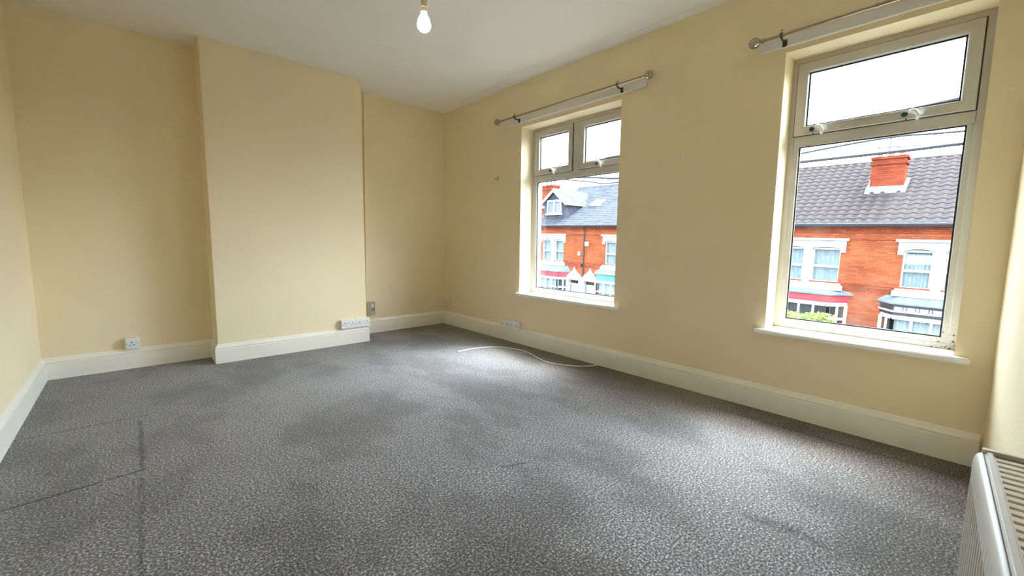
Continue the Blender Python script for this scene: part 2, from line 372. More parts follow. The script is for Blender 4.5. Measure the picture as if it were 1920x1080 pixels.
def sash(parent, y0, y1, z0, z1, hy, pane):
    s = MB().loop(y0, y1, z0, z1, [(.0, FX+.045), (0, FX-.010), (.004, FX-.014), (.040, FX-.014), (.052, FX-.006), (.056, FX+.01), (.056, FX+.045)]).build('sash', 'upvc', parent, smooth=True)
    MB().loop(y0-.004, y1+.004, z0-.004, z1+.004, [(0, FX+.002), (0, FX-.003), (.005, FX-.003), (.005, FX+.002)]).build('gasket', 'black', s)
    MB().loop(y0+.056, y1-.056, z0+.056, z1-.056, [(-.002, FX+.018), (-.002, FX+.012), (.007, FX+.012), (.007, FX+.018)]).build('gasket', 'black', s)
    MB().box((FX+.018, y0+.05, z0+.05), (FX+.022, y1-.05, z1-.05)).build('pane', pane, s)
    for h in hy: handle(s, h, z0+.022, FX-.014)
    return s
def window(name, op, zt, sashes, hys, mull, sillz, silly, pane):
    y0, y1, z0, z1 = op; w = struct(empty(name, (FX, (y0+y1)/2, z0)))
    w.location = (0, 0, 0)
    FB = .515
    MB().loop(y0, y1, FB, z1, [(0, FX+.07), (0, FX), (.03, FX), (.036, FX+.006), (.036, FX+.07)]).build('frame', 'upvc_mould' if name == 'window_2' else 'upvc', w, smooth=True)
    # thicker lower light: glazing bead set inside the outer frame
    MB().loop(y0+.03, y1-.03, FB+.03, zt[0]+.03, [(0, FX+.05), (0, FX+.004), (.012, FX+.004), (.026, FX+.010), (.030, FX+.022), (.030, FX+.05)]).build('glazing_bead', 'upvc_mould' if name == 'window_2' else 'upvc', w, smooth=True)
    MB().loop(y0+.06, y1-.06, FB+.06, zt[0], [(-.003, FX+.026), (-.003, FX+.020), (.006, FX+.020), (.006, FX+.026)]).build('gasket', 'black', w)
    MB().box((FX+.026, y0+.05, FB+.05), (FX+.030, y1-.05, zt[0]+.01)).build('pane', pane, w)
    rbox((FX, y0+.03, zt[0]), (FX+.07, y1-.03, zt[1]), 'transom', 'upvc', w, .004)
    if mull: rbox((FX, mull[0], zt[1]), (FX+.07, mull[1], z1-.03), 'mullion', 'upvc', w, .004)
    for (a, b), h in zip(sashes, hys): sash(w, a, b, zt[1]-.002, 2.132, h, pane)
    rbox((-.003, silly[0], sillz-.03), (FX+.04, silly[1], sillz), 'window_sill', 'sill', w, .002, 2)
    return w
# sill boards run into the reveal; the nosing is wider than the opening
window('window_1', WIN[0], (1.645, 1.71), [(-2.508, -2.020), (-1.940, -1.456)], [[-2.25], [-1.70]], (-2.018, -1.942), .526, (-2.556, -1.414), 'pane_dirty')
window('window_2', WIN[1], (1.645, 1.71), [(-4.476, -3.714)], [[-4.24, -3.83]], None, .518, (-4.510, -3.686), 'pane_dirty')
for i, (a, b, z) in enumerate(((-2.635, -1.385, .526), (-4.566, -3.632, .518))):
    rbox((-.045, a, z-.029), (-.0005, b, z+.001), 'sill_nosing', 'sill', bpy.data.objects['window_%d' % (i+1)], .006, 3)

# ------------------------------------------------------------------ curtain poles and battens
def pole(y0, y1, z, brs, joint, label):
    x = -.09
    t = tag(empty('curtain_pole', (x, (y0+y1)/2, z)), label, 'curtain pole', 'curtain poles over the windows')
    def V(px, py, pz): return (px-x, py-(y0+y1)/2, pz-z)
    MB().tube([V(x, y0, z), V(x, joint, z)], .0095, 12).tube([V(x, joint, z), V(x, y1, z)], .008, 12).build('rod', 'nickel', t, smooth=True)
    MB().lathe([(.0105, -.008), (.013, -.004), (.013, .004), (.0105, .008)], V(x, joint, z), (0, 1, 0), 12).build('joint_ring', 'nickel', t, smooth=True)
    for yy, s in ((y0, -1), (y1, 1)):
        pr = [(.008, -.01), (.013, -.008), (.013, 0), (.009, .004), (.009, .010), (.016, .012)]+[(.031*math.sin(a), .042-.031*math.cos(a)) for a in [math.pi*k/12 for k in range(2, 13)]]
        MB().lathe(pr, V(x, yy, z), (0, s, 0), 16).build('finial', 'chrome', t, smooth=True)
    for b in brs:
        m = MB().tube([V(x, b-.006, z), V(x, b+.006, z)], .014, 12)
        m.tube([V(x, b, z-.012), V(x+.02, b, z-.020), V(x+.055, b, z-.020), V(x+.058, b, z-.026)], .006, 8)
        br = m.build('bracket', 'bracket', t, smooth=True)
        rbox(V(-.0285, b-.012, z-.045), V(-.0235, b+.012, z-.004), 'wall_plate', 'bracket', br, .002)
        MB().lathe([(.004, 0), (.004, .012), (.007, .013), (.007, .016)], V(x, b, z+.013), (0, 0, 1), 8).build('grub_screw', 'nickel', br)
    return t
pole(-2.80, -1.185, 2.248, (-2.575, -1.405), -2.25, 'slim nickel curtain pole with ball ends over the twin-sash window')
pole(-4.595, -3.58, 2.237, (-4.50, -3.68), -4.1, 'slim nickel curtain pole with ball end over the single-sash window')
b1 = rbox((-.0225, -2.78, 2.204), (-.0005, -1.233, 2.252), 'batten', 'batten', None, .003)
tag(b1, 'white painted batten on the wall above the twin-sash window', 'batten', 'battens behind the curtain poles')
b2 = rbox((-.0225, -4.62, 2.194), (-.0005, -3.545, 2.250), 'batten', 'batten', None, .003)
tag(b2, 'white painted batten on the wall above the single-sash window', 'batten', 'battens behind the curtain poles')

# tie-back hooks
def hook(y, z, label, m):
    t = tag(empty('tieback_hook', (0, y, z)), label, 'hook', 'tie-back hooks beside the windows')
    rbox((-.006, -.010, -.022), (-.0004, .010, .022), 'plate', m, t, .002)
    MB().tube(spline([(-.005, 0, .006), (-.022, 0, -.004), (-.034, 0, -.016), (-.040, 0, -.006), (-.038, 0, .004)], 4), .0035, 8).build('hook_arm', m, t, smooth=True)
hook(-1.062, 1.708, 'small dull tie-back hook on the wall left of the twin-sash window', 'plate')
hook(-3.095, 1.640, 'small white tie-back hook on the wall between the windows', 'white')

# ------------------------------------------------------------------ sockets
def socket(face, c, label, double=True, group=None):
    """face: function (u right, v up, w out of wall) -> offset vector"""
    wd = .146 if double else .088
    t = tag(empty('double_socket' if double else 'single_socket', c), label, 'socket', group)
    def bx(name, m, par, u0, u1, v0, v1, w0, w1, bev=.0):
        a = face(u0, v0, w0); b = face(u1, v1, w1); return MB().box(a, b).build(name, m, par, smooth=bool(bev), bevel=bev)
    bx('back_box', 'ivory' if not double else 'white', t, -wd/2+.001, wd/2-.001, -.042, .042, .0, .036, .003)
    pl = bx('face_plate', 'white', t, -wd/2, wd/2, -.043, .043, .036, .044, .003)
    us = (-.040, .040) if double else (-.006,)
    for u in us:
        bx('earth_hole', 'hole', pl, u-.0045, u+.0045, .004, .013, .0435, .0445)
        for du in (-.012, .012): bx('pin_hole', 'hole', pl, u+du-.0045, u+du+.0045, -.0145, -.0085, .0435, .0445)
    for u in ((-.012, .012) if double else (.027,)):
        q = bx('rocker_switch', 'white', t, u-.006, u+.006, .002, .022, .044, .049, .002)
        bx('switch_gap', 'grey', pl, u-.0085, u-.0062, .001, .023, .0435, .0443)
    for u in (-wd/2+.012, wd/2-.012): bx('screw_cap', 'grey', pl, u-.003, u+.003, -.003, .003, .0435, .0446)
    return t
fY = lambda u, v, w: (u, -w, v)           # on a wall facing -y
fX = lambda u, v, w: (-w, -u, v)          # on the window wall, facing -x
socket(fY, (-1.3685, -CD, .2085), 'white double socket on the chimney breast, the one farther from its corner', True, 'double sockets on the chimney breast')
socket(fY, (-1.2215, -CD, .2085), 'white double socket on the chimney breast, the one nearer its right corner', True, 'double sockets on the chimney breast')
socket(fX, (0, -1.234, .186), 'white double socket on the window wall, the one nearer the room corner', True, 'double sockets under the twin-sash window')
socket(fX, (0, -1.382, .186), 'white double socket on the window wall, the one nearer the window', True, 'double sockets under the twin-sash window')
socket(fY, (-2.975, DA, .206), 'single switched white socket on the alcove wall left of the chimney breast', False)

# aerial outlet with its trunking
t = tag(empty('aerial_outlet', (-.972, 0, .285)), 'cream surface box with a round aerial outlet beside the chimney breast', 'aerial outlet')
rbox((-.035, -.050, -.075), (.035, -.0004, .075), 'back_box', 'ivory', t, .003)
p_ = rbox((-.033, -.056, -.072), (.033, -.050, .072), 'face_plate', 'plate', t, .002)
MB().lathe([(.016, 0), (.016, .006), (.006, .007), (.006, .002)], (-.004, -.056, .034), (0, -1, 0), 16).build('aerial_ring', 'white', t, smooth=True)
MB().lathe([(.004, 0), (.004, .009)], (-.004, -.056, .034), (0, -1, 0), 10).build('aerial_pin', 'grey', t)
rbox((-.018, -.0605, -.028), (.022, -.056, .010), 'data_jack', 'grey', t, .001)
MB().box((.004, -.0615, -.016), (.018, -.060, -.004)).build('jack_hole', 'hole', t)
tk = MB().prism([(-.998, -.0004, H-.005), (-.998, -.02, H-.005), (-.973, -.02, H-.005), (-.973, -.0004, H-.005)], (-.028, 0, -2.235)).build('cable_trunking', 'wall')
tag(tk, 'thin cream cable trunking running down the alcove beside the chimney breast', 'trunking')
# phone box in the corner
t = tag(empty('telephone_box', (0, -.098, .272)), 'small cream telephone junction box low in the far corner', 'junction box')
rbox((-.030, -.045, -.055), (-.0004, .045, .055), 'cover', 'ivory', t, .006, 3)
MB().tube(spline([(-.014, .012, -.054), (-.018, .010, -.075), (-.012, .004, -.095), (-.010, .0, -.111)], 5), .003, 8).build('cable_tail', 'ivory', t, smooth=True)
MB().box((-.022, .002, -.060), (-.008, .020, -.0545)).build('cable_gland', 'hole', t)

# loose white cable on the carpet
pts = [(-.0215, -2.634, .117), (-.055, -2.605, .095), (-.10, -2.545, .060), (-.155, -2.46, .025), (-.229, -2.309, .006), (-.299, -2.127, .005), (-.262, -1.93, .005), (-.207, -1.766, .005), (-.205, -1.62, .005), (-.27, -1.451, .005), (-.40, -1.355, .005), (-.564, -1.319, .005), (-.70, -1.325, .006)]
t = tag(empty('loose_cable', (0, 0, 0)), 'loose white cable coming out of the skirting and lying on the carpet', 'cable')
MB().tube(spline(pts, 8), .0042, 8).build('sheath', 'cable', t, smooth=True)
MB().tube([(-.70, -1.325, .006), (-.722, -1.328, .006)], .0025, 8).build('copper_end', 'bracket', t)

# ------------------------------------------------------------------ pendant lamp
LB = (-1.772, -2.584, 2.12)
t = tag(empty('pendant_lamp', LB), 'bare glowing bulb on a white pendant flex from the ceiling', 'lamp')
MB().lathe([(.05, 0), (.05, -.012), (.035, -.026), (.008, -.03)], (0, 0, H-LB[2]), (0, 0, 1), 20).build('ceiling_rose', 'white', t, smooth=True)
MB().tube([(0, 0, H-LB[2]-.02), (0, 0, .17)], .0035, 8).build('flex', 'white', t, smooth=True)
MB().lathe([(.006, .20), (.013, .185), (.017, .15), (.0175, .128)], (0, 0, 0), (0, 0, 1), 16).build('lamp_holder', 'white', t, smooth=True)
MB().lathe([(.0178, .128), (.0178, .121)], (0, 0, 0), (0, 0, 1), 16).build('holder_ring', 'black', t, smooth=True)
MB().lathe([(.0172, .121), (.0172, .086), (.0178, .085), (.0178, .082), (.0165, .081), (.0160, .06)], (0, 0, 0), (0, 0, 1), 16).build('holder_skirt', 'ivory', t, smooth=True)
bm_ = bpy.data.materials.new('glowing_bulb'); bm_.use_nodes = True; bt = bm_.node_tree; bt.nodes.clear()
bo = bt.nodes.new('ShaderNodeOutputMaterial'); be = bt.nodes.new('ShaderNodeEmission'); be.inputs[0].default_value = (1, .86, .66, 1)
rb_ = .034
be.inputs[1].default_value = BULB_W/(4*math.pi*math.pi*rb_*rb_); bt.links.new(be.outputs[0], bo.inputs[0])
MB().lathe([(.013, .062), (.015, .052), (.021, .040), (.029, .025)]+[(rb_*math.sin(a), rb_*math.cos(a)) for a in [math.pi*k/14 for k in range(5, 15)]], (0, 0, 0), (0, 0, 1), 20).build('bulb', bm_, t, smooth=True)

# ------------------------------------------------------------------ radiator on the near wall
RX0, RX1 = -1.575, -3.05; RZ0, RZ1 = .13, .60
ang = math.atan(SR)
t = tag(empty('radiator', (RX0, yn(RX0), 0), (0, 0, ang)), 'white double panel radiator with a slatted top grille on the near wall', 'radiator')
LEN = RX0-RX1
# local: x runs along the wall (0 .. -LEN), y out from the wall
def fluted(y, s, name):
    mb = MB(); n = 44; us = []; x = -.035
    pro = [(0, 0), (-.008, 0)]
    cols = [(-.0, -.010), (-.004, -.002), (-.012, 0.0), (-.030, 0.0)]
    pitch = (LEN-.06)/n
    for i in range(n):
        b0 = -.030-i*pitch
        cols += [(b0-pitch*.18, -.009), (b0-pitch*.55, -.009), (b0-pitch*.75, 0), (b0-pitch*.98, 0)]
    cols += [(-LEN+.012, 0), (-LEN+.004, -.002), (-LEN, -.010)]
    rows = [(RZ0, -.012, 0), (RZ0+.008, -.002, 0), (RZ0+.05, 0, 0), (RZ0+.07, 0, 1), (RZ1-.085, 0, 1), (RZ1-.060, 0, 0), (RZ1-.022, 0, 0), (RZ1-.008, -.003, 0), (RZ1-.003, -.009, 0), (RZ1-.003, -.014, 0)]
    nc = len(cols)
    for z, yo, fl_ in rows:
        for cx, dep in cols:
            flat = dep if (cx > -.025 or cx < -LEN+.02) else dep*fl_
            mb.v.append((cx, y+s*(flat+yo), z))
    for r_ in range(len(rows)-1):
        for c_ in range(nc-1):
            a = r_*nc+c_; mb.f.append((a, a+1, a+nc+1, a+nc))
    return mb.build(name, 'radiator', t, smooth=True)
fluted(.1365, 1, 'front_panel')
fluted(.040, -1, 'rear_panel')
MB().box((-.012, .112, RZ0+.01), (-LEN+.012, .120, RZ1-.012)).box((-.012, .050, RZ0+.01), (-LEN+.012, .058, RZ1-.012)).build('water_channel', 'radiator', t)
cv = MB()
for i in range(54):
    x0 = -.05-i*(LEN-.1)/54
    cv.box((x0, .058, RZ0+.05), (x0-.0015, .084, RZ1-.03)).box((x0-.012, .086, RZ0+.05), (x0-.0135, .112, RZ1-.03))
tag(cv.build('convector_fins', 'radiator', t), kind='stuff')
# top casing: rolled side rails, end cap rails, slats across
g = MB().box((-.010, .106, RZ1-.012), (-LEN+.010, .1215, RZ1+.004)).box((-.010, .036, RZ1-.012), (-LEN+.010, .050, RZ1+.004)).build('side_rail', 'radiator', t, smooth=True, bevel=.004, bseg=3)
for x0 in (0, -LEN+.014):
    MB().box((x0+.002, .030, RZ0+.03), (x0-.001, .124, RZ1+.006)).box((x0+.004, .030, RZ1-.004), (x0-.011, .124, RZ1+.007)).build('end_panel', 'radiator', t, smooth=True, bevel=.0012, bseg=2)
ns = 52; pit = (LEN-.042)/ns; sm = None
for i in range(ns):
    if sm is None:
        sl = MB().prism([(0, .050, RZ1-.004), (-.003, .050, RZ1-.0005), (-pit*.70, .050, RZ1-.0005), (-pit*.78, .050, RZ1-.005)], (0, .056, 0)).build('grille_slat', 'grille', t); sm = sl
    else:
        sl = sm.copy(); COL.objects.link(sl)
    sl.location = (-.022-i*pit, 0, 0)
for x0 in (-.25, -LEN+.25):
    rbox((x0, .0005, RZ0+.1), (x0-.04, .034, RZ1-.06), 'wall_bracket', 'radiator', t, .002)
MB().tube([(-.03, .086, RZ0+.03), (-.0, .086, RZ0+.03), (.03, .086, RZ0+.03), (.035, .086, RZ0+.01), (.035, .086, -.0)], .008, 8).build('supply_pipe', 'radiator', t, smooth=True)
MB().tube([(-LEN+.03, .086, RZ0+.03), (-LEN-.03, .086, RZ0+.03), (-LEN-.035, .086, RZ0+.01), (-LEN-.035, .086, 0)], .008, 8).build('supply_pipe', 'radiator', t, smooth=True)

exec_houses = True
# ------------------------------------------------------------------ terrace across the street
TILT = .018; EH = 5.6; HW = 4.184
def eave(Y): return 1.93+TILT*Y
gnd = MB().prism([(.3, -60, eave(-60)-EH), (60, -60, eave(-60)-EH), (60, 60, eave(60)-EH), (.3, 60, eave(60)-EH)], (0, 0, -.3)).build('street', 'asphalt'); struct(gnd)
TAN = .575
def house(Yp, s, wc, hw, label, o):
    root = tag(empty('terraced_house', (16, Yp, eave(Yp)-EH), (TILT, 0, 0)), label, 'house', 'terraced houses across the street')
    P = lambda x, y, e: (x, s*y, EH+e)
    def bx(mb, a, b): return mb.box(P(*a), P(*b))
    BR = o['brick']
    # walls
    op = [(wc-hw+.14, wc+hw-.14, -2.25, -.93), (o['dc']-.48, o['dc']+.48, -EH+.02, -3.15)]
    fm = wall_open(MB(), 0, HW, -EH, 0, 0, .3, op, P)
    bx(fm, (.3, 0, -EH), (9, .25, 0)); bx(fm, (.3, HW-.25, -EH), (9, HW, 0)); bx(fm, (8.7, .25, -EH), (9, HW-.25, 0))
    for y in (0, HW-.25): fm.prism([P(.0, y, 0), P(9, y, 0), P(4.5, y, 4.5*TAN)], (0, s*.25, 0))
    fm.build('wall', BR, root)
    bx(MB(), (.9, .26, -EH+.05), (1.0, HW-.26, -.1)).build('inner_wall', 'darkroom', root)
    # eaves brickwork
    dm = MB()
    k = 0
    while k*.155 < HW-.05:
        y = k*.155; bx(dm, (-.07, y, -.20), (0, y+.10, -.10)); bx(dm, (-.045, y+.02, -.33), (0, y+.08, -.26)); k += 1
    bx(dm, (-.10, 0, -.10), (0, HW, -.02)); bx(dm, (-.05, 0, -.26), (0, HW, -.20)); bx(dm, (-.03, 0, -.40), (0, HW, -.34)); bx(dm, (-.03, 0, -.64), (0, HW, -.60)); bx(dm, (-.03, 0, -2.22), (0, HW, -2.17))
    tag(dm.build('corbel_course', 'brick2', root), kind='stuff')
    # roof
    rl = math.hypot(4.7, 4.7*TAN); rf = MB().prism([P(-.2, 0, -.115+.02), P(4.5, 0, 4.5*TAN-.02), P(9.2, 0, -.115+.02), P(9.2, 0, -.2), P(4.5, 0, 4.5*TAN-.14), P(-.2, 0, -.2)], (0, s*HW, 0)).build('roof', 'gutter', root)
    pitch = math.atan(TAN)
    dx, dz = math.cos(pitch), math.sin(pitch)
    def sl(tt, y, h): return P(-.24+tt*dx-h*dz, y, -.24*TAN+.04+tt*dz+h*dx)
    if o['tiles'] == 'pantile':
        nr, ncol = 16, 14; tw = HW/ncol; tl = (4.74/math.cos(pitch))/nr
        w8 = [(0, .012), (.18, .0), (.36, .004), (.5, .022), (.68, .045), (.84, .045), (1.0, .020), (1.06, .010)]
        mb = MB()
        def tv(l, q, h): a = Vector(sl(l, q*tw, h)); return a-Vector(sl(0, 0, 0))
        for l, lift in ((0, .018), (tl*1.12, .0)):
            for q, h in w8: mb.v.append(tuple(tv(l, q, h+lift)))
        for q, h in w8: mb.v.append(tuple(tv(0, q, h-.012)))
        n = len(w8)
        for i in range(n-1): mb.f += [(i, i+1, n+i+1, n+i), (2*n+i, 2*n+i+1, i+1, i)]
        first = None
        for r_ in range(nr):
            for c_ in range(ncol):
                l0 = sl(r_*tl, c_*tw, 0)
                if o.get('chim') and abs(c_*tw+tw/2-o['chim'][0]) < o['chim'][1]*.6 and o['chim'][2] < l0[0] < o['chim'][2]+.55: continue
                if first is None: ob = first = mb.build('roof_tile', 'pantile', rf, smooth=True)
                else: ob = first.copy(); COL.objects.link(ob)
                ob.location = Vector(l0)+Vector((0, 0, random.uniform(-.003, .003))); ob.parent = rf
    else:
        nr, ncol = 24, 17; tw = HW/ncol; tl = (4.74/math.cos(pitch))/nr; mb = MB()
        for r_ in range(nr):
            for c_ in range(-1, ncol):
                y = c_*tw+(tw/2 if r_ % 2 else 0); ya, yb = max(0, y+.004), min(HW, y+tw-.004)
                if yb-ya < .03: continue
                q = random.uniform(0, .006); a, b = r_*tl, r_*tl+tl*1.15
                mb.add([sl(a, ya, .016+q), sl(a, yb, .016+q), sl(b, yb, .003), sl(b, ya, .003), sl(a, ya, 0), sl(a, yb, 0)], [(0, 1, 2, 3), (4, 5, 1, 0)])
        tag(mb.build('slate', 'slate', rf), kind='stuff')
    rt_ = MB()
    for k in range(10):
        y0 = k*HW/10
        rt_.prism([P(4.5-.15, y0+.006, 4.5*TAN-.03), P(4.5-.08, y0+.006, 4.5*TAN+.06), P(4.5, y0+.006, 4.5*TAN+.10), P(4.5+.08, y0+.006, 4.5*TAN+.06), P(4.5+.15, y0+.006, 4.5*TAN-.03)], (0, s*(HW/10-.012), 0))
    rt_.build('ridge_tile', 'pantile' if o['tiles'] == 'pantile' else 'slate', rf)
    gm = MB().prism([P(-.30, 0, -.06), P(-.33, 0, -.10), P(-.31, 0, -.16), P(-.24, 0, -.18), P(-.20, 0, -.14), P(-.20, 0, -.08)], (0, s*HW, 0)).build('gutter', 'gutter', root)
    # upper window pair
    ya, yb = wc-hw, wc+hw
    def arcs(e0, rise, y0, y1, n=8): return [(y0+(y1-y0)*i/n, e0+rise*math.sin(math.pi*i/n)) for i in range(n+1)]
    outl = [(ya, -1.10), (ya, -.64), (yb, -.64), (yb, -1.10), (yb-.14, -1.10), (yb-.14, -.98)] + arcs(-.96, .05, yb-.16, wc+.12) + arcs(-.96, .05, wc-.12, ya+.16) + [(ya+.14, -.98), (ya+.14, -1.10)]
    MB().prism([P(-.06, y, e) for y, e in outl], (.16, 0, 0)).build('lintel', 'stone', root)
    bx(MB(), (-.16, ya-.07, -.68), (0, yb+.07, -.60)).build('cornice', 'stone', root)
    om = MB()
    for k in range(13):
        y = ya+.18+(yb-ya-.36)*k/12; om.lathe([(.03, 0), (.03, .015), (.012, .02)], P(-.06, y, -.80+.03*math.sin(k*2.1)), (-1, 0, 0), 6)
    tag(om.build('carved_ornament', 'stone', root), kind='stuff')
    bx(bx(MB(), (-.16, ya-.02, -2.47), (.15, yb+.02, -2.29)), (-.10, ya+.04, -2.29), (.15, yb-.04, -2.22)).build('stone_sill', 'stone', root)
    cm = bx(bx(bx(MB(), (-.05, wc-.10, -2.22), (.2, wc+.10, -1.14)), (-.09, wc-.13, -1.14), (.2, wc+.13, -.96)), (-.07, wc-.12, -2.25), (.2, wc+.12, -2.15)); cm.build('stone_column', 'stone', root)
    for side in (-1, 1):
        y0, y1 = (wc+.10, wc+hw-.10) if side > 0 else (wc-hw+.10, wc-.10)
        uw = MB().loop(y0, y1, -2.24, -.94, [(0, .2), (0, .06), (.07, .06), (.085, .09), (.085, .2)], P)
        bx(uw, (.07, y0+.05, -1.66), (.16, y1-.05, -1.58))
        uw = uw.build('sash_window', 'stone', root)
        bx(MB(), (.12, y0+.08, -2.17), (.125, y1-.08, -1.65)).build('pane', 'hpane', uw)
        bx(MB(), (.10, y0+.08, -1.59), (.105, y1-.08, -1.0)).build('pane', 'hpane', uw)
        nm = MB(); n = 22
        for i in range(n+1):
            for e in (-2.2, -.98): nm.v.append(P(.24+.018*math.sin(i*1.9)+.008*math.sin(i*4.1), y0+.04+(y1-y0-.08)*i/n, e))
        nm.f = [(2*i, 2*i+2, 2*i+3, 2*i+1) for i in range(n)]
        nm.build('net_curtain', 'net', uw, smooth=True)
    # canted ground-floor bay
    bw, fwd, fr, dep = o['bw'], 0, o['bf'], .52
    bc = o.get('bc', wc)
    foot = lambda g: [(0.0, bc-bw-g), (-dep-g, bc-fr-g*.5), (-dep-g, bc+fr+g*.5), (0.0, bc+bw+g)]
    def band(e0, e1, g): return MB().prism([P(x, y, e0) for x, y in foot(g)], (0, 0, e1-e0))
    bay = empty('bay_window', (0, 0, 0), parent=root)
    f0, f1 = o['fas']
    a = [P(x, y, f1+.06) for x, y in foot(.16)]; bq = [P(0.0, bc-bw+.1, -2.46), P(-.06, bc-fr+.1, -2.46), P(-.06, bc+fr-.1, -2.46), P(0, bc+bw-.1, -2.46)]
    MB().add(a+bq+[P(x, y, f1+.01) for x, y in foot(.16)], [(0, 1, 5, 4), (1, 2, 6, 5), (2, 3, 7, 6), (4, 5, 6, 7), (0, 1, 9, 8), (1, 2, 10, 9), (2, 3, 11, 10), (8, 9, 10, 11)]).build('bay_roof', o['broof'], bay)
    band(f0, f1, .05).build('fascia', o['fcol'], bay)
    if o.get('blocks'):
        k = 0
        while True:
            y = bc-fr+.02+k*.30
            if y+.2 > bc+fr: break
            w_ = .20 if k % 1 == 0 else .1
            bx(MB(), (-dep-.085, y, f0+.16), (-dep-.05, y+w_, f0+.27)).build('fascia_block', 'stone', bay)
            if y+.29 < bc+fr: bx(MB(), (-dep-.085, y+.225, f0+.16), (-dep-.05, y+.275, f0+.27)).build('fascia_block', 'stone', bay)
            k += 1
        band(f0+.10, f0+.15, .09).build('fascia_strip', 'stone', bay)
    band(f0-.14, f0, .02).build('head_rail', 'stone', bay)
    band(f0-.64, f0-.56, .015).build('transom_rail', 'stone', bay)
    band(f0-1.55, f0-1.42, .05).build('bay_sill', 'stone', bay)
    band(-EH, f0-1.55, 0.0).build('bay_base', BR, bay)
    ft = foot(0)
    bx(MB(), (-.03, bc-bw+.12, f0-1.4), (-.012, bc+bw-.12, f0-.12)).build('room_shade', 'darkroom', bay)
    mm = MB()
    for i, cnt in ((0, 2), (1, 4), (2, 2)):
        (xa, y0), (xb, y1) = ft[i], ft[i+1]
        for k in range(cnt+1):
            f = k/cnt; x, y = xa+(xb-xa)*f, y0+(y1-y0)*f; hw_ = .05 if k in (0, cnt) else .032
            bx(mm, (x-hw_*.8 if x > -.1 else x-.01, y-hw_, f0-1.45), (x+.07, y+hw_, f0-.1))
        for k in range(cnt):
            fa, fb = k/cnt, (k+1)/cnt
            pa, pb = (xa+(xb-xa)*fa+.03, y0+(y1-y0)*fa), (xa+(xb-xa)*fb+.03, y0+(y1-y0)*fb)
            for e0, e1 in ((f0-.58, f0-.12), (f0-1.44, f0-.62)):
                MB().add([P(pa[0], pa[1], e0), P(pb[0], pb[1], e0), P(pb[0], pb[1], e1), P(pa[0], pa[1], e1)], [(0, 1, 2, 3)]).build('pane', 'hpane', bay)
    mm.build('mullion', 'stone', bay)
    nm = MB(); n = 60; nl = o.get('net', True)
    for i in range(n+1):
        for e in (f0-1.42, f0-.1): nm.v.append(P(-dep+.16+.02*math.sin(i*1.7), bc-fr+.02+(2*fr-.04)*i/n, e))
    nm.f = [(2*i, 2*i+2, 2*i+3, 2*i+1) for i in range(n)]
    nm.build('net_curtain' if nl else 'room_shade', 'net' if nl else 'darkroom', bay, smooth=True)
    # front door under a gabled hood
    dc = o['dc']; dr = empty('front_door', (0, 0, 0), parent=root)
    gab = [(dc-.52, -3.20), (dc-.50, -3.02), (dc-.30, -2.84), (dc-.10, -2.70), (dc-.05, -2.62), (dc, -2.57), (dc+.05, -2.62), (dc+.10, -2.70), (dc+.30, -2.84), (dc+.50, -3.02), (dc+.52, -3.20)]
    MB().prism([P(-.16, y, e) for y, e in gab], (.16, 0, 0)).build('pediment', 'stone', dr)
    MB().lathe([(.05, -.02), (.055, .02), (.03, .05), (.04, .08), (.02, .13), (.0, .15)], P(-.08, dc, -2.60), (0, 0, 1), 8).build('finial', 'stone', dr, smooth=True)
    bx(bx(MB(), (-.14, dc-.54, -EH), (.1, dc-.38, -3.16)), (-.14, dc+.38, -EH), (.1, dc+.54, -3.16)).build('pilaster', 'stone', dr)
    bx(bx(bx(MB(), (.1, dc-.38, -3.5), (.18, dc+.38, -3.42)), (.1, dc-.38, -EH+.02), (.18, dc+.38, -4.6)), (.1, dc-.38, -3.22), (.18, dc+.38, -3.15)).build('door_leaf', 'stone', dr)
    bx(MB(), (.13, dc-.34, -3.42), (.135, dc+.34, -3.22)).build('fanlight', 'hpane', dr)
    bx(MB(), (.12, dc-.36, -4.6), (.15, dc+.36, -3.5)).build('door_panel', o['door'], dr)
    om = MB()
    for k in range(7): om.lathe([(.025, 0), (.025, .012), (.01, .015)], P(-.16, dc-.24+.08*k, -3.02+.02*(k % 2)), (-1, 0, 0), 6)
    om.lathe([(.05, 0), (.05, .012), (.02, .016)], P(-.16, dc, -2.84), (-1, 0, 0), 8)
    tag(om.build('pediment_ornament', 'lead', dr), kind='stuff')
    # brick band under the string course
    bm2 = MB(); k = 0
    while k*.24 < HW-.1:
        bx(bm2, (-.02, k*.24+.02, -2.44), (0, k*.24+.20, -2.27)); k += 1
    tag(bm2.build('brick_panel_band', 'brick2', root), kind='stuff')
    if o.get('pipe') is not None:
        y = o['pipe']
        MB().tube([P(-.26, y, -.14), P(-.10, y, -.35), P(-.05, y, -.50), P(-.05, y, -EH)], .035, 8).build('drainpipe', 'gutter', root, smooth=True)
    for y, e, w_, h_ in o.get('boxes', ()):
        MB().box(P(-.10, y-w_/2, e-h_/2), P(-.001, y+w_/2, e+h_/2)).build('alarm_box', 'stone', root, smooth=True, bevel=.02)
    if o.get('chim'):
        cy, cw, cx, top, bt_ = o['chim']
        cs = bx(bx(bx(MB(), (cx, cy-cw/2, bt_), (cx+.62, cy+cw/2, top)), (cx-.04, cy-cw/2-.04, top-.30), (cx+.66, cy+cw/2+.04, top-.20)), (cx-.05, cy-cw/2-.05, top-.10), (cx+.67, cy+cw/2+.05, top)).build('chimney_stack', 'brick2', root)
        for k in range(o.get('npots', 4)):
            n_ = o.get('npots', 4)
            MB().lathe([(.11, 0), (.10, .05), (.085, .10), (.08, o['poth']-.05), (.10, o['poth']-.04), (.10, o['poth'])], P(cx+.31, cy-cw/2+cw*(k+.5)/n_, top), (0, 0, 1), 10).build('chimney_pot', 'pot', cs, smooth=True)
        es = lambda x: x*TAN
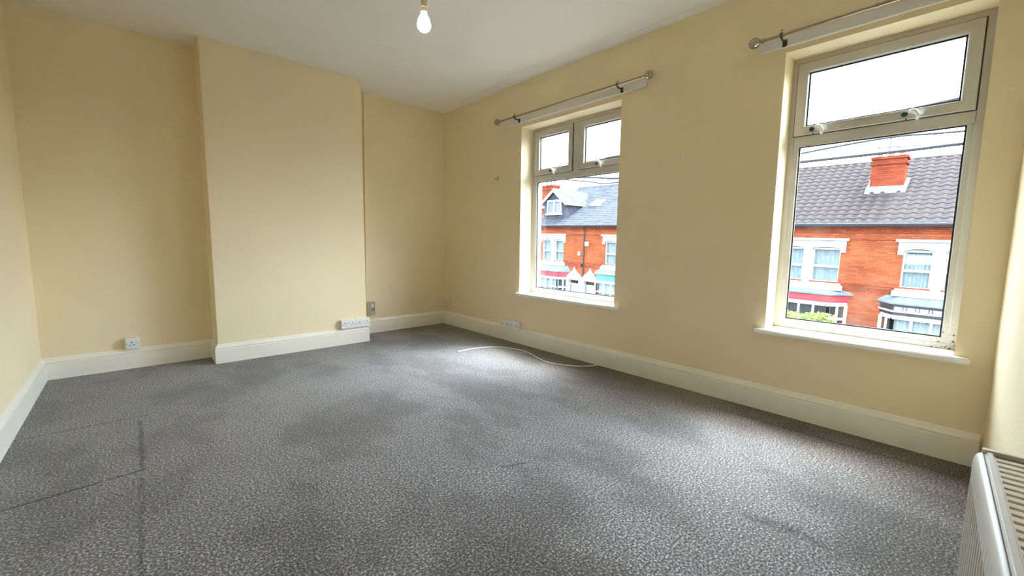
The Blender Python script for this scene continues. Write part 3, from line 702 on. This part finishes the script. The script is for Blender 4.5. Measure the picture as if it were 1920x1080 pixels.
        MB().prism([P(cx-.22, cy-cw/2-.10, es(cx-.22)+.06), P(cx-.02, cy-cw/2-.10, es(cx)+.10), P(cx-.02, cy-cw/2-.10, es(cx)+.22), P(cx-.06, cy-cw/2-.10, es(cx)+.16)], (0, s*(cw+.20), 0)).build('flashing', 'lead', cs)
        for yy in (cy-cw/2-.10, cy+cw/2):
            MB().prism([P(cx-.1, yy, es(cx-.1)+.06), P(cx+.7, yy, es(cx+.7)+.06), P(cx+.7, yy, es(cx+.7)+.16), P(cx-.1, yy, es(cx-.1)+.16)], (0, s*.10, 0)).build('flashing', 'lead', cs)
        if o.get('aerial'):
            am = MB().tube([P(cx+.6, cy+.10, top-.4), P(cx+.6, cy+.10, top+1.0)], .03, 8)
            am.tube([P(cx+.6, cy-.75, top+.36), P(cx+.6, cy+.55, top+.44)], .022, 6)
            for k in range(9):
                y = cy-.72+.14*k; am.tube([P(cx+.42, y, top+.36+.0089*k), P(cx+.78, y, top+.36+.0089*k)], .012, 5)
            am.build('tv_aerial', 'lead', cs)
    if o.get('dormer'):
        dcy, dw = o['dormer']; d = empty('dormer', (0, 0, 0), parent=root)
        x0 = .4; e0, e1, pk = x0*TAN-.02, 1.42, 2.12
        gm = MB().prism([P(x0, dcy-dw, e0), P(x0, dcy+dw, e0), P(x0, dcy+dw, e1), P(x0, dcy, pk-.06), P(x0, dcy-dw, e1)], (.08, 0, 0))
        for yy in (dcy-dw, dcy+dw-.06): gm.prism([P(x0, yy, e0), P(x0, yy, e1), P(e1/TAN, yy, e1)], (0, s*.06, 0))
        gm.build('cheek', 'slate', d)
        sm_ = MB()
        for k in range(14):
            e = e0+.06+k*.085
            if e < e1-.05: bx(sm_, (x0-.012, dcy-dw, e), (x0, dcy+dw, e+.075))
            for yy in (dcy-dw-.012, dcy+dw): 
                if e < e1-.05: bx(sm_, (x0, yy, e), (e/TAN, yy+.012, e+.075))
        for k in range(6):
            e = e1+k*.085; hw_ = dw*(pk-.06-e-.04)/(pk-.06-e1)
            if hw_ > .08: bx(sm_, (x0-.012, dcy-hw_, e), (x0, dcy+hw_, e+.075))
        tag(sm_.build('hanging_slates', 'slate', d), kind='stuff')
        rr = MB()
        for q in (-1, 1):
            ov = dw+.16; ee = pk-(pk-e1)*ov/dw
            rr.prism([P(x0-.18, dcy, pk), P(x0-.18, dcy+q*ov, ee), P(x0-.18, dcy+q*ov, ee-.05), P(x0-.18, dcy, pk-.05)], (pk/TAN-x0+.1, 0, 0))
        rr.build('dormer_roof', 'slate', d)
        bb = MB()
        for q in (-1, 1):
            ov = dw+.18; ee = pk-(pk-e1)*ov/dw
            bb.prism([P(x0-.21, dcy, pk-.02), P(x0-.21, dcy+q*ov, ee-.02), P(x0-.21, dcy+q*ov, ee-.19), P(x0-.21, dcy, pk-.22)], (.04, 0, 0))
            bb.prism([P(x0-.2, dcy+q*(ov-.02), ee-.02), P(x0-.2, dcy+q*(ov-.02), ee-.16), P(ee/TAN, dcy+q*(ov-.02), ee-.16), P(ee/TAN, dcy+q*(ov-.02), ee-.02)], (0, s*q*.03, 0))
        bb.build('bargeboard', 'stone', d)
        wy, wz0, wz1 = .58, .60, 1.44
        dwm = MB().loop(dcy-wy, dcy+wy, wz0, wz1, [(0, x0+.02), (0, x0-.07), (.09, x0-.07), (.09, x0+.02)], P); bx(dwm, (x0-.07, dcy-.06, wz0+.05), (x0, dcy+.06, wz1-.05)); bx(dwm, (x0-.14, dcy-wy-.06, wz0-.06), (x0, dcy+wy+.06, wz0+.02))
        dwm.build('dormer_window', 'stone', d)
        for q in (-1, 1): bx(MB(), (x0-.04, dcy+q*.06, wz0+.09), (x0-.035, dcy+q*(wy-.09), wz1-.09)).build('pane', 'hpane', d)
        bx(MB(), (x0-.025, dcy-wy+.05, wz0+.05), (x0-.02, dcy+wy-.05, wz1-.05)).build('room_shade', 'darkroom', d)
    if o.get('skylight'):
        yk, l0 = o['skylight']
        def rq(tt, y, h): return sl(tt, y, h)
        sk = MB(); vs = [rq(tt, y, h) for h in (.02, .10) for tt, y in ((l0, yk-.33), (l0, yk+.33), (l0+.75, yk+.33), (l0+.75, yk-.33))]
        sk.add(vs, [(0, 1, 2, 3), (4, 5, 6, 7), (0, 1, 5, 4), (1, 2, 6, 5), (2, 3, 7, 6), (3, 0, 4, 7)]).build('skylight', 'stone', root)
        MB().add([rq(tt, y, .105) for tt, y in ((l0+.08, yk-.25), (l0+.08, yk+.25), (l0+.67, yk+.25), (l0+.67, yk-.25))], [(0, 1, 2, 3)]).build('skylight_pane', 'hpane', root)
    return root
base = dict(brick='brick', dc=3.6, bw=1.32, bf=.90, fas=(-3.02, -2.82), broof='lead', fcol='redpaint', door='stone', tiles='slate', poth=.3)
YA = -1.946
house(YA, -1, 1.61, 1.0, 'brick house with brown tiles and a black-trimmed bay, seen through the single-sash window', dict(base, tiles='pantile', fas=(-3.05, -2.70), fcol='blackpaint', blocks=True, bw=1.28, bf=.92, bc=1.66, boxes=(), pipe=None))
house(YA, 1, 1.89, 1.12, 'brick house with brown tiles, red bay and brick chimney, seen through the single-sash window', dict(base, tiles='pantile', fas=(-2.88, -2.62), chim=(.17, .95, 2.0, 2.45, .6), aerial=True, npots=3, poth=.18, net=False, bc=1.90))
house(YA+2*HW, -1, 1.86, 1.0, 'plain brick house of the terrace behind the wall between the windows', dict(base, fcol='greenpaint', pipe=None))
house(YA+2*HW, 1, 1.86, 1.0, 'brick house with slate roof, skylight and green bay, seen through the twin-sash window', dict(base, fas=(-3.02, -2.70), fcol='greenpaint', boxes=((3.92, -1.13, .24, .24),), pipe=4.12, dc=3.58))
house(YA+4*HW, -1, 1.86, 1.0, 'brick house with slate roof, dormer and red bay, seen through the twin-sash window', dict(base, fas=(-3.09, -2.80), dormer=(1.53, .86), skylight=(3.44, 2.35), boxes=((3.93, -1.68, .16, .22),), dc=3.66, door='doorblue', chim=(-.62, 1.05, 2.0, 2.62, .5), npots=3, poth=.34))

# hedge below the red bay
hd = MB(); rng = random.Random(3)
zt = eave(-.4)-3.24
for i in range(5200):
    x = rng.uniform(14.35, 14.95); y = rng.uniform(-1.35, 1.6); zz = zt-abs(rng.gauss(0, .45))
    if zz < zt-1.7: continue
    x = x if zz > zt-.12 else 14.35+abs(rng.gauss(0, .12))
    zz += .06*math.sin(y*5)+rng.uniform(-.04, .04)
    c = Vector((x, y, zz)); d1 = Vector((rng.uniform(-1, 1), rng.uniform(-1, 1), rng.uniform(-.6, 1))).normalized(); d2 = d1.orthogonal().normalized(); r_ = rng.uniform(.03, .055)
    hd.add([c-d1*r_, c+d2*r_*.55, c+d1*r_, c-d2*r_*.55], [(0, 1, 2, 3)])
tag(hd.build('hedge', 'leaf'), 'yellow-green leafy hedge in front of the red bay window', 'hedge', kind='stuff')
hb = bpy.data.objects['hedge']

# overhead wires along the street
def wire(pts, r, label):
    o = MB().tube(spline(pts, 8), r, 6).build('overhead_wire', 'wire', smooth=True)
    tag(o, label, 'wire', 'overhead wires along the street')
wire([(8, -22, 4.9), (8, -8, 3.95), (8, -4.11, 3.64), (8, -2.13, 3.513), (8, 0.5, 3.52), (8, 2.94, 3.623), (8, 3.91, 3.563), (8, 8, 3.2), (8, 22, 2.6)], .026, 'thin overhead wire crossing the sky high across both upper panes')
wire([(8, -22, 2.2), (8, -8, 2.93), (8, -4.23, 3.057), (8, -2.93, 3.11), (8, 0, 2.9), (8, 3.09, 2.85), (8, 4.43, 3.04), (8, 8, 3.5), (8, 22, 4.6)], .022, 'thin overhead wire just under the transoms of both windows')
wire([(8, -22, 2.6), (8, -8, 2.84), (8, -4.25, 2.849), (8, -3.27, 2.840), (8, 0, 2.86), (8, 2.91, 2.97), (8, 3.90, 3.087), (8, 8, 3.5), (8, 22, 5.0)], .034, 'thicker overhead wire passing just above the ridge of the brown roofs')
